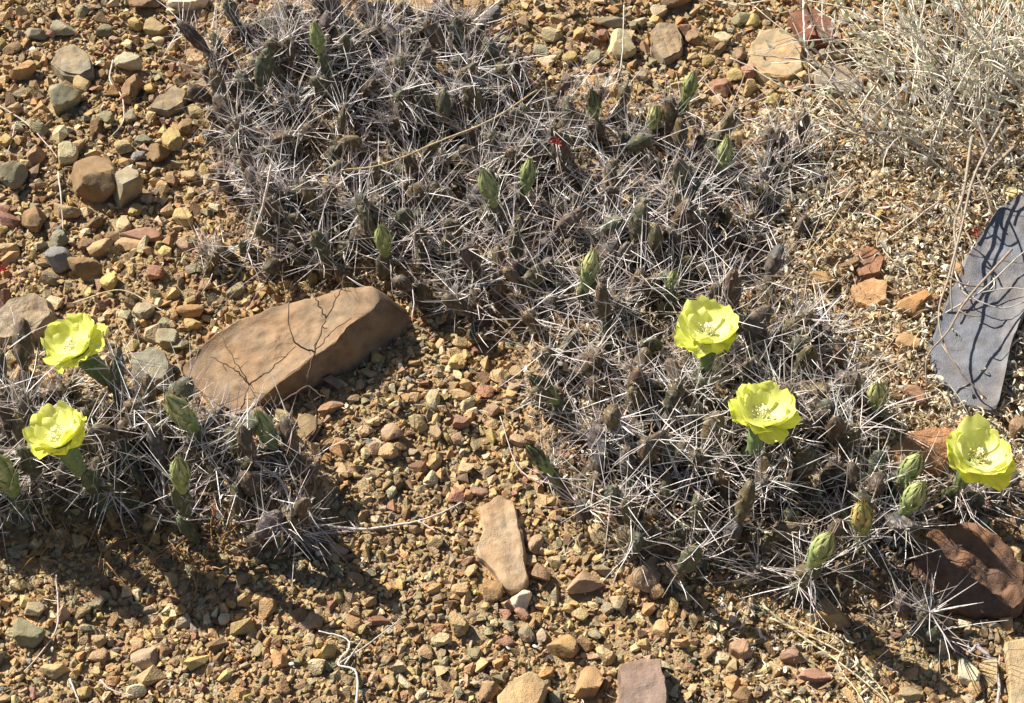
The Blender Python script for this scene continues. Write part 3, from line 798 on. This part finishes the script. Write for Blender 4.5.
        for k in range(4):  # innermost petals, bases paler again to paint that sunlit whitening
            a = k * 2 * PI / 4 + r.uniform(-.3, .3)
            petal(a, R * r.uniform(.62, .72), R * r.uniform(.36, .46), R * r.uniform(.36, .44), .003, .5, (.96, .95, .62), (.94, .93, .38))
        # stamens and pistil
        sm = MB(); n = 34; a = r.uniform(0, 6.28, n); rad = np.sqrt(r.uniform(.02, 1, n))
        B = np.stack([rad * .004 * np.cos(a), rad * .004 * np.sin(a), np.full(n, .003)], -1)
        T = np.stack([rad * .0100 * np.cos(a), rad * .0100 * np.sin(a), .009 + r.uniform(0, .004, n) - .003 * rad], -1)
        D = T - B; Ln = np.linalg.norm(D, axis=1); D /= Ln[:, None]
        sm.needles(b + B @ F.T, D @ F.T, Ln, np.full(n, .0003), np.tile([.9, .88, .5], (n, 1)))
        for q in range(n):
            V, Fc = HULLS[q % 40]; sm.add(b + (T[q] + V * .00075) @ F.T, Fc, jit((eye if q % 3 else (.8, .6, .2)) if eye else ((.93, .88, .5) if q % 4 else (.5, .36, .12)), .15))
        s.part(sm, 'stamens', M_BUD, o)
        pm = MB(); pm.tube([b + F @ np.array([0, 0, t]) for t in np.linspace(.003, .012, 5)], .0012, .0012, (.9, .88, .55), 7)
        for k in range(6):
            a = k * PI / 3
            pm.tube([b + F @ np.array([0, 0, .0118]), b + F @ np.array([.0018 * math.cos(a), .0018 * math.sin(a), .0136]), b + F @ np.array([.0030 * math.cos(a), .003 * math.sin(a), .0134])], .0009, .0007, (.85, .85, .5), 5)
        s.part(pm, 'pistil', M_BUD, o)
        s.stalk(b - d * Lo * .95, wid=.0105 * cup ** .5, slant=(-tilt[0] * .03, .006))
        for dx in (-.022, .024):
            s.shoot(b[0] + dx, b[1] + .012, .6)


PL = {}
for key, x, y, lab in (
        ('a1', 275, 100, 'grey spiny cactus clump at the upper left end of the big mat'),
        ('a2', 415, 75, 'spiny cactus clump just below the two rocks at the top edge'),
        ('a3', 320, 205, 'spiny cactus clump behind the large sandstone slab, pale stick leaning on it'),
        ('a4', 470, 140, 'spiny cactus clump crossed by a long tan straw, mid upper mat'),
        ('a5', 455, 245, 'spiny cactus clump with three green buds in the middle of the upper mat'),
        ('a6', 600, 240, 'spiny cactus clump with a yellow green bud and reddish dry petals'),
        ('a7', 670, 170, 'cactus clump with four upright green buds at the upper right of the mat'),
        ('far', 795, 190, 'small straw coloured cactus clump standing apart beside the straw litter'),
        ('c1', 585, 430, 'cactus clump with two dark tipped green buds on its left edge'),
        ('c2', 690, 380, 'cactus clump bearing the yellow flower with dark dotted stamens'),
        ('c3', 780, 420, 'cactus clump bearing the yellow flower in the middle right'),
        ('c4', 680, 500, 'flowerless dense spiny cactus clump above the upright pinkish stone'),
        ('c5', 800, 525, 'cactus clump with a bud at the front and a straw coloured withered bud'),
        ('c6', 900, 500, 'cactus clump with two green buds stacked one above the other'),
        ('c7', 930, 610, 'star shaped long spined cactus in front of the brown boulder'),
        ('c8', 975, 515, 'small cactus bearing the rightmost yellow flower'),
        ('d1', 55, 495, 'left cactus clump bearing two yellow flowers'),
        ('d2', 210, 490, 'left cactus clump with three green buds, below the sandstone slab'),
        ('e1', 222, 265, 'tiny low cactus on gravel left of the upper mat')):
    PL[key] = Plant(x, y, lab)

# buds and flowers where the photograph shows them
B_ = lambda k, *a, **kw: PL[k].bud(*a, **kw)
B_('a1', 317, 37, size=1.05); B_('a7', 593, 103, tip='dark', label='green bud with a dark withered tip')
B_('a7', 655, 118, tip='yellow', z=.055); B_('a7', 690, 86, size=1.1, z=.06); B_('a7', 725, 153, size=1.05, z=.06)
B_('a5', 488, 186, size=1.3, tilt=(-.15, 0), z=.075); B_('a5', 528, 174, size=1.1, z=.06); B_('a5', 383, 239, size=1.1, z=.055)
B_('a6', 590, 268, size=1.25, tip='yellow', label='yellowish green bud'); B_('a6', 672, 279, size=.6, z=.06)
B_('d2', 180, 412, size=1.35, tip='yellow', tilt=(-.12, 0), z=.085); B_('d2', 265, 428, size=1.15, tilt=(-.1, 0), z=.06); B_('d2', 180, 473, size=1.2, z=.08)
B_('d1', 2, 472, size=1.5, z=.06)
B_('c1', 543, 388, size=1.1, tip='dark', tilt=(-.5, .1), z=.04, label='green bud leaning left with a dark withered tip')
B_('c1', 538, 458, size=1.1, tip='dark', tilt=(-.5, .1), z=.04, label='green bud leaning left with a dark withered tip')
B_('c6', 877, 396, size=1.2, tip='yellow', z=.07); B_('c6', 911, 468, size=1.25, z=.08); B_('c6', 914, 497, size=1.25, z=.075)
B_('c5', 822, 548, size=1.25, z=.07); B_('c5', 862, 518, size=1.25, tip='straw', z=.06, label='withered straw coloured bud')
PL['d1'].flower(72, 342, 66, z=.10, tilt=(-.46, .12), seed=1, rag=.5, cup=1.2)
PL['d1'].flower(56, 432, 68, z=.095, tilt=(-.26, .2), seed=2, rag=.7, cup=1.05)
PL['c2'].flower(708, 328, 66, z=.085, tilt=(-.05, .16), seed=3, rag=.3)
PL['c3'].flower(764, 411, 68, z=.085, tilt=(.1, .22), seed=4, rag=.4)
PL['c8'].flower(980, 452, 76, z=.08, tilt=(.14, .02), seed=5, rag=.5, eye=(.6, .36, .07))

# shoots filling the mats, each given to the nearest plant
def fill(poly, keys, spacing, tall=1.0, shift=8):
    V = np.array(poly); lo, hi = V.min(0), V.max(0)
    pts = []
    for _ in range(14000):
        q = np.array([random.uniform(lo[0], hi[0]), random.uniform(lo[1], hi[1])])
        if poly_sd(q[None], poly)[0] < 7: continue
        p = at(q[0], q[1] + shift, .015)
        if any((p[0] - a) ** 2 + (p[1] - b) ** 2 < spacing ** 2 for a, b, _ in pts) or in_outline(p[0], p[1]): continue
        if any(abs(p[0] - b[0]) < .026 and -.055 < p[1] - b[1] < .012 for b in KEEP): continue
        pts.append((p[0], p[1], q))
    for x, y, q in pts:
        k = min(keys, key=lambda k: (PL[k].px[0] - q[0]) ** 2 + 1.5 * (PL[k].px[1] - q[1]) ** 2)
        PL[k].shoot(x, y, tall * random.uniform(.8, 1.15))
    return len(pts)


n = [fill(MAT_BACK, ['a1', 'a2', 'a3', 'a4', 'a5', 'a6', 'a7'], .0165, 1.1), fill(MAT_RIGHT, ['c1', 'c2', 'c3', 'c4', 'c5', 'c6', 'c7'], .0168, 1.15),
     fill(MAT_LEFT, ['d1', 'd2'], .0155, 1.15), fill(MAT_FAR, ['far'], .0215, .9)]
for (x, y) in ((206, 268), (222, 272), (236, 262), (215, 262)): PL['e1'].shoot(*on_ground(x, y)[:2], .7)
for (x, y) in ((968, 500), (990, 510), (1000, 495)): PL['c8'].shoot(*on_ground(x, y)[:2], .7)
# the star of long spines in front of the boulder
P_ = PL['c7']; q = on_ground(930, 634); tip = at(930, 612, q[2] + .035)
P_.pad(np.array([tip[0], tip[1] + .005, q[2]]), [0, -.1, 1], .036, .011, .009, (.10, .09, .055))
sB, sD, sL = [], [], []
for k in range(15):
    a = k * 2 * PI / 15 + random.uniform(-.2, .2)
    sB.append(tip); v = np.array([math.cos(a), math.sin(a) * .9, random.uniform(-.1, .75)]); sD.append(v / np.linalg.norm(v)); sL.append(random.uniform(.03, .055))
sm = MB(); sm.needles(sB, sD, np.array(sL), np.full(15, .00042), np.tile([.58, .52, .48], (15, 1))); P_.part(sm, 'spines', M_SPINE, smooth=False)
# exposed rootlets at the eroded foot of the left clumps
for key, spots in (('d1', ((60, 560), (110, 570), (140, 560))), ('d2', ((165, 575), (195, 585), (215, 570)))):
    rm = MB()
    for (x, y) in spots:
        for _ in range(7):
            p = on_ground(x + random.uniform(-22, 22), y - random.uniform(0, 30)); pts = []
            a = random.uniform(0, 6.28)
            for t in range(7):
                pts.append((p[0], p[1], gz(p[0], p[1]) + .006 + .008 * math.sin(t * .6) * random.uniform(.5, 1)))
                a += random.uniform(-.7, .7); p = p + np.array([math.cos(a), math.sin(a), 0]) * .006
            rm.tube(pts, .0008, .0004, jit((.34, .19, .08), .2), 4)
    PL[key].part(rm, 'roots', M_TWIG)
print('shoots', n, 'pads', {k: p.npad for k, p in PL.items()})

# ------------------------------------------------------------------ dry litter: straw bits and curled flakes
lit = MB()


def flakes(n, poly=None, lo=(0, 0), hi=(W, H), pale=.5, zmax=.006, straw=0, dark=0):
    V = np.array(poly) if poly is not None else None
    if V is not None: lo, hi = V.min(0), V.max(0)
    Q = np.stack([RNG.uniform(lo[0], hi[0], n), RNG.uniform(lo[1], hi[1], n)], -1)
    if poly is not None: Q = Q[poly_sd(Q, poly) > -6 + RNG.uniform(-14, 14, n)]
    P = np.array([at(x, y, .012) for x, y in Q]); z = ground(P[:, 0], P[:, 1])
    for (p, zz) in zip(P, z):
        if in_outline(p[0], p[1]) and random.random() < .93: continue
        L_ = random.uniform(.004, .016); w = .0005 + .0024 * random.random() ** 2.2; a = random.uniform(0, 6.28); k = random.choice((random.uniform(-1.2, 1.2), random.uniform(-4, 4)))
        c = jit(random.choices(((.62, .53, .37), (.74, .68, .54), (.34, .22, .12), (.50, .39, .24), (.5, .45, .38)), (3 * pale + .5, 3 * pale, 1.2, 2, .8))[0], .2)
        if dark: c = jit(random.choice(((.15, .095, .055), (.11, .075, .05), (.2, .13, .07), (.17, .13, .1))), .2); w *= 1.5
        t = np.linspace(-.5, .5, 7); ang = a + k * t * 1.5; el = random.uniform(-.7, .7)
        if straw: L_ = random.uniform(.015, .045); w = random.uniform(.0005, .0009); k *= .25; el *= .35
        x = np.cumsum(np.cos(ang)) * L_ / 7; y = np.cumsum(np.sin(ang)) * L_ / 7
        cx = p[0] + x - x.mean(); cy = p[1] + y - y.mean()
        cz = zz + .003 + random.uniform(0, zmax) + t * L_ * math.sin(el) + abs(k) * .0006 * np.cos(t * 6)
        nx, ny = -np.sin(ang) * w / 2, np.cos(ang) * w / 2; tw = random.uniform(-.9, .9) * w
        tp = np.array([.4, .9, 1, 1, .9, .6, .2])
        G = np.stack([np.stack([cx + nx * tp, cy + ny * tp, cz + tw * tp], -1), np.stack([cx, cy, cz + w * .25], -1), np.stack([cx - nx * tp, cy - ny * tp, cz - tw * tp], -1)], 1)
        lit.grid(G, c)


flakes(11500, LITTER_ZONE, pale=.55, zmax=.014); flakes(700, LITTER_ZONE, pale=.8, zmax=.02, straw=1); flakes(500, MAT_RIGHT, pale=.5, zmax=.03, straw=1); flakes(350, MAT_BACK, pale=.5, zmax=.03, straw=1)
flakes(2000, MAT_BACK, pale=.15, zmax=.014); flakes(3600, MAT_RIGHT, pale=.4, zmax=.014); flakes(1000, MAT_LEFT, pale=.4, zmax=.012)
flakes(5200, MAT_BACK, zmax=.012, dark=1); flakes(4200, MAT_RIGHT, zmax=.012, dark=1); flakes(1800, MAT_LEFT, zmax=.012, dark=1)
flakes(500, MAT_FAR, pale=.9, zmax=.012)
flakes(1300, lo=(-40, -40), hi=(W + 60, H + 40), pale=.6, zmax=.003)
flakes(350, [(740, 590), (860, 600), (900, 690), (760, 700), (700, 620)], pale=.9)
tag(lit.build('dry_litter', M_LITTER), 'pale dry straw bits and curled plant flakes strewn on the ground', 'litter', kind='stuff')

# ------------------------------------------------------------------ twigs and straws traced one by one
def spline(pts, n=10):
    P = np.array(pts, float); out = []
    Q = np.concatenate([[2 * P[0] - P[1]], P, [2 * P[-1] - P[-2]]])
    for i in range(1, len(Q) - 2):
        for t in np.linspace(0, 1, n, endpoint=False):
            a, b, c, d = Q[i - 1:i + 3]
            out.append(.5 * ((2 * b) + (-a + c) * t + (2 * a - 5 * b + 4 * c - d) * t * t + (-a + 3 * b - 3 * c + d) * t ** 3))
    out.append(P[-1]); return np.array(out)


def twig(name, lines, r, col, label, cat, lift=.007, group=None):
    """lines: polylines of (px, py[, extra height]) lying on the ground"""
    mb = MB(); first = None
    for k, ln in enumerate(lines):
        pts = []
        for q in ln:
            z = lift + (q[2] if len(q) > 2 else 0)
            pts.append(on_ground(q[0], q[1], z))
        pts = spline(pts, 8); pts += RNG.normal(0, .00015, pts.shape)
        if first is None: first = pts[0].copy()
        rr = r if k == 0 else r * .7
        mb.tube(pts, rr, rr * .55, jit(col, .08), 6)
    return tag(mb.build(name, M_TWIG, loc=first), label, cat, group)


PT = (.58, .50, .42); ST_ = (.62, .50, .30); WH = (.68, .63, .58); DK = (.13, .085, .06)
twig('twig', [[(113, 60), (110, 80), (121, 95), (124, 110), (122, 124), (110, 138)]], .0010, PT, 'thin grey S-curved twig on gravel between the upper left rocks', 'twig')
twig('straw', [[(-5, 103), (25, 122), (45, 142), (58, 158)], [(16, 122), (10, 145), (6, 156)]], .0008, PT, 'thin straw running in from the left edge to the upper gravel', 'straw')
twig('stick', [[(271, 165, .075), (263, 205, .06), (250, 245, .035), (244, 264, .01)], [(244, 264), (232, 280), (216, 288)]], .0012, PT,
     'pale upright stick leaning on the left side of the upper mat', 'stick')
twig('twig', [[(357, 704), (356, 672), (338, 664), (349, 648), (345, 638), (319, 631)], [(338, 664), (367, 645), (402, 618)], [(345, 664), (362, 640)]], .0010, (.60, .54, .46),
     'bent white forked twig on gravel at the bottom', 'twig')
twig('root', [[(255, 462, .02), (280, 480, .012), (291, 502, .006), (316, 533)], ], .0013, PT, 'white curved root hanging out of the left cactus', 'root')
twig('twig', [[(310, 524), (357, 529), (383, 527), (418, 521), (443, 512), (462, 502)], [(418, 521), (436, 531)], [(357, 529), (348, 520)]], .0013, PT,
     'long bare greyish root stem reaching right over gravel from the left cactus', 'twig')
twig('straw', [[(763, 606, .01), (799, 634), (835, 659), (867, 684), (894, 706)]], .0010, ST_, 'upper straw of three parallel dry straws in the lower right gravel', 'straw', group='dry straws in a bundle')
twig('straw', [[(770, 618, .006), (805, 634), (845, 655), (874, 680), (890, 703)]], .0009, ST_, 'middle straw of three parallel dry straws in the lower right gravel', 'straw', group='dry straws in a bundle')
twig('straw', [[(800, 622, .01), (842, 642, .01), (838, 664), (856, 690), (866, 706)]], .0008, ST_, 'hooked lower straw of three dry straws in the lower right gravel', 'straw', group='dry straws in a bundle')
twig('twig', [[(976, 645, .004), (992, 661), (999, 683), (997, 706)], [(976, 645, .004), (970, 652), (968, 640)]], .0020, (.42, .36, .32), 'thick grey curved twig right of the chalky stone', 'twig')
twig('straw', [[(56, 575), (58, 620), (49, 642), (24, 672)]], .0008, PT, 'thin hooked straw on gravel below the left cactus', 'straw')
twig('straw', [[(70, 679), (80, 704)]], .0008, PT, 'short straw cut by the bottom edge at far left', 'straw')
twig('straw', [[(100, 680), (112, 690), (134, 696)]], .0008, PT, 'short bowed straw near the bottom edge at left', 'straw')
twig('straw', [[(537, 90, .04), (491, 120, .055), (440, 141, .06), (384, 164, .06), (341, 170, .055)]], .0011, (.56, .40, .22), 'long tan straw lying across the upper cactus mat', 'straw')
twig('straw', [[(624, 5, .03), (623, 41, .02), (619, 74, .012), (604, 102)]], .0007, PT, 'thin grass stem beside the cream tan stone at the top', 'straw')
twig('twig', [[(803, -5, .02), (804, 28, .03), (806, 49, .025), (819, 67, .015), (845, 85, .006), (853, 99)]], .0010, WH, 'white twig hanging past the dark red rock', 'twig')
twig('twig', [[(730, 58, .012), (752, 68, .01), (790, 92, .006), (830, 115)]], .0008, PT, 'thin twig reaching under the flat round tan rock', 'twig')
twig('twig', [[(822, -5, .03), (824, 31, .03), (842, 47, .01)]], .0008, PT, 'thin arched twig between the dark red rock and the shrub', 'twig')
twig('stem', [[(877, 248), (912, 222, .01), (948, 196, .02), (1014, 168, .03)]], .0010, (.5, .42, .33), 'straight dry stem in the straw litter pointing at the slate', 'stem')
twig('stem', [[(932, 320), (979, 293, .016), (1020, 255, .025), (1050, 235, .03)], [(979, 293, .016), (1012, 288, .02), (1035, 292, .02)]], .0009, (.5, .44, .36), 'forked dry stem lying across the slate', 'stem')
twig('stem', [[(952, 262), (958, 280, .016), (966, 294, .018), (1000, 308, .02), (1030, 300, .02)]], .0008, (.5, .44, .36), 'thin bowed dry stem lying low across the slate', 'stem')
twig('straw', [[(800, 262), (826, 229, .03), (851, 190, .05)], [(806, 262), (836, 232, .03), (868, 196, .04)], [(803, 262), (820, 215, .04), (828, 180, .06)]], .0008, ST_,
     'sprig of three dry grass straws right of the upper mat', 'straw')
twig('straw', [[(73, 303), (120, 290, .004), (154, 306), (166, 313)]], .0007, ST_, 'thin bent straw on gravel above the upper left flower', 'straw')
twig('straw', [[(58, 172), (61, 196, .004), (63, 231)]], .0009, PT, 'pale straight straw left of the rounded brown rock', 'straw')
twig('straw', [[(600, 520), (560, 488, .006), (520, 470, .003), (500, 416, .004)]], .0007, PT, 'thin straw on gravel left of the dark tipped buds', 'straw')
twig('twig', [[(905, 560, .03), (945, 548, .05), (962, 545, .05)]], .0006, PT, 'short pale twig over the brown boulder', 'twig')
# dead twig standing before the sandstone slab
dt = MB(); base = on_ground(236, 432)
r0 = []
def br(pts, r):
    q = spline(pts, 7); q[1:-1] += RNG.normal(0, .0006, (len(q) - 2, 3))
    dt.tube(q, r * random.uniform(.8, 1.1), r * .4, jit(DK, .15), 6)
    for k in range(2, len(q) - 1, 3):       # short side spurs and buds
        if random.random() < .55:
            e = q[k] + RNG.normal(0, .006, 3); dt.tube([q[k], (q[k] + e) / 2 + RNG.normal(0, .0008, 3), e], r * .5, r * .3, jit(DK, .1), 5)
def A(px, py, z): 
    g = gz(*at(px, py, z)[:2]); return at(px, py, z)
br([base, A(240, 415, .03), A(249, 385, .062)], .0011)
br([A(249, 385, .062), A(236, 370, .07), A(210, 357, .075)], .0009)
br([A(249, 385, .062), A(272, 368, .075), A(296, 346, .085)], .0009)
br([A(249, 385, .062), A(262, 408, .06)], .0007)
br([A(249, 385, .062), A(236, 362, .075), A(220, 335, .085)], .0007)
tag(dt.build('dead_twig', M_TWIG, loc=base), 'dark forked dead twig standing before the sandstone slab', 'twig')
dt = MB(); base = on_ground(300, 452)
br([base, A(318, 420, .02), A(308, 386, .05), A(314, 352, .07), A(326, 318, .085)], .0012)
br([A(308, 386, .05), A(282, 402, .045), A(268, 412, .04)], .0009)
br([A(314, 352, .07), A(294, 340, .085), A(288, 308, .10), A(291, 290, .105)], .0008)
br([A(326, 318, .085), A(340, 292, .10), A(344, 275, .105)], .0008)
br([A(314, 352, .07), A(334, 330, .085), A(352, 318, .09)], .0007)
br([A(326, 318, .085), A(316, 300, .095), A(308, 285, .10)], .0007)
br([A(308, 386, .05), A(326, 398, .05)], .0007)
tag(dt.build('dead_twig', M_TWIG, loc=base), 'branching dead twig whose shadow crosses the sandstone slab', 'twig')

# arched dead stems of last year whose shadows fall on the slate
kx = 1 / math.tan(SUN_EL)


def over(px, py, z):
    """a point z above the ground whose shadow falls on that spot"""
    g = on_ground(px, py, .02)
    z *= .6
    return np.array([g[0] - SX * kx * z, g[1] - SY * kx * z, g[2] + z])


for lines, r, lab in (
        (([(1040, 170, .07), (1010, 222, .065), (992, 268, .055), (974, 312, .045), (962, 340, .04), (962, 365, .035), (972, 388, .025), (990, 404, .006)],
          [(992, 268, .055), (980, 252, .055), (970, 246, .055)], [(1010, 222, .065), (1018, 240, .06), (1024, 262, .06)], [(974, 312, .045), (990, 320, .045), (1006, 318, .04)]),
         .0014, 'arched dead stem over the litter with a long curved shadow on the slate'),
        (([(1045, 296, .06), (996, 338, .05), (971, 363, .04), (945, 380, .03), (930, 392, .006)], [(985, 347, .046), (996, 352, .046), (1008, 352, .046)]), .0012,
         'forked dead stem over the litter shadowing the lower slate'),
        (([(1008, 190, .07), (996, 236, .06), (982, 262, .05), (978, 284, .04), (962, 300, .02), (952, 312, .0)], [(996, 236, .06), (1008, 246, .06), (1018, 242, .06)],
          [(982, 262, .05), (994, 272, .05), (1000, 284, .05)], [(996, 236, .06), (984, 238, .06)]), .0016,
         'short crooked dead stem left of the upper end of the slate'),
        (([(1050, 200, .07), (1022, 214, .06), (1006, 212, .055), (990, 226, .05), (978, 244, .03)], [(1006, 212, .055), (1002, 226, .055), (1008, 236, .055)],
          [(1022, 214, .06), (1016, 228, .06)]), .0019, 'thick crooked dead stem across the upper end of the slate')):
    m1 = MB()
    for k, ln in enumerate(lines): m1.tube(spline([over(*q) for q in ln], 7), r * (1 if k == 0 else .7), r * .5, jit((.30, .24, .18), .1), 6)
    tag(m1.build('dead_twig', M_TWIG, loc=over(*lines[0][0])), lab, 'stem')

# red dried petals
for (x, y, z, lab) in ((556, 144, .078, 'red dried petal remains on top of the upper cactus mat'), (975, 235, .01, 'red dried petal remains beside the slate'),
                       (4, 271, .008, 'red dried petal remains on gravel at the left edge')):
    m1 = MB(); c = on_ground(x, y, z)
    for k in range(7):
        a = k * .9; t = np.linspace(0, 1, 5)[:, None]; v = np.linspace(-1, 1, 3)[None]
        L_ = random.uniform(.004, .008)
        G = np.stack([L_ * t * math.cos(a) - v * .0013 * math.sin(a) * (1 - t * .6), L_ * t * math.sin(a) + v * .0013 * math.cos(a) * (1 - t * .6), .003 * t + .0012 * v ** 2 + .001 * (k % 3)], -1)
        m1.grid(c + G, jit((.48, .075, .06), .25))
    tag(m1.build('dried_petals', M_PETAL, loc=c), lab, 'dried petals')

# ------------------------------------------------------------------ dry shrub in the upper right corner
sb = on_ground(985, 128)
she = bpy.data.objects.new('dry_shrub', None); COL.objects.link(she); she.location = sb; she.empty_display_size = .03
tag(she, 'sparse grey dry shrub with thin twigs and small pale leaves in the upper right corner', 'shrub')


def leaf_into(mb, p, d, L_, c):
    F = frame(d); u = np.linspace(0, 1, 5)[:, None]; v = np.linspace(-1, 1, 3)[None]
    w = L_ * .24 * np.sin(PI * (.1 + .88 * u)) ** .8
    G = np.stack([w * v, .1 * L_ * np.sin(PI * u) + .3 * w * v ** 2, L_ * u + 0 * v], -1)
    mb.grid(p + G @ F.T, c)


for k in range(96):
    rx = at(random.uniform(895, 1100), random.uniform(70, 195), 0)
    p = np.array([rx[0], rx[1], gz(rx[0], rx[1])])
    a = random.gauss(2.25, .7); el = random.uniform(.3, 1.1)
    d = np.array([math.cos(a) * math.cos(el), math.sin(a) * math.cos(el), math.sin(el)])
    pts = [p.copy()]; L_ = random.uniform(.09, .27); n = 9
    c = jit(random.choice(((.58, .52, .43), (.66, .59, .48), (.44, .37, .30), (.72, .65, .5))), .15)
    stem = MB(); leaf = MB(); side = []
    for i in range(n):
        d = d + RNG.normal(0, .10, 3); d /= np.linalg.norm(d); p = p + d * L_ / n; pts.append(p.copy())
        if i > 0 and random.random() < .85:
            q = p.copy(); e = d + RNG.normal(0, .65, 3); e /= np.linalg.norm(e); l2 = random.uniform(.02, .08); qq = [q.copy()]
            for _ in range(4):
                e = e + RNG.normal(0, .22, 3); e /= np.linalg.norm(e); q = q + e * l2 / 4; qq.append(q.copy())
                if random.random() < .5:
                    leaf_into(leaf, q, e + RNG.normal(0, .7, 3), random.uniform(.004, .011),
                              jit(random.choice(((.56, .55, .36), (.66, .63, .46), (.48, .49, .28), (.84, .81, .72), (.74, .67, .5))), .15))
            side.append(qq)
    stem.tube(pts, random.uniform(.0009, .0016), .0005, c, 5)
    for qq in side: stem.tube(qq, .00062, .0004, np.clip(c * 1.1, 0, .9), 4)
    bo = stem.build('branch', M_TWIG, she, origin=np.array(sb))
    if leaf.n: leaf.build('leaves', M_LEAF, bo, origin=np.array(sb))
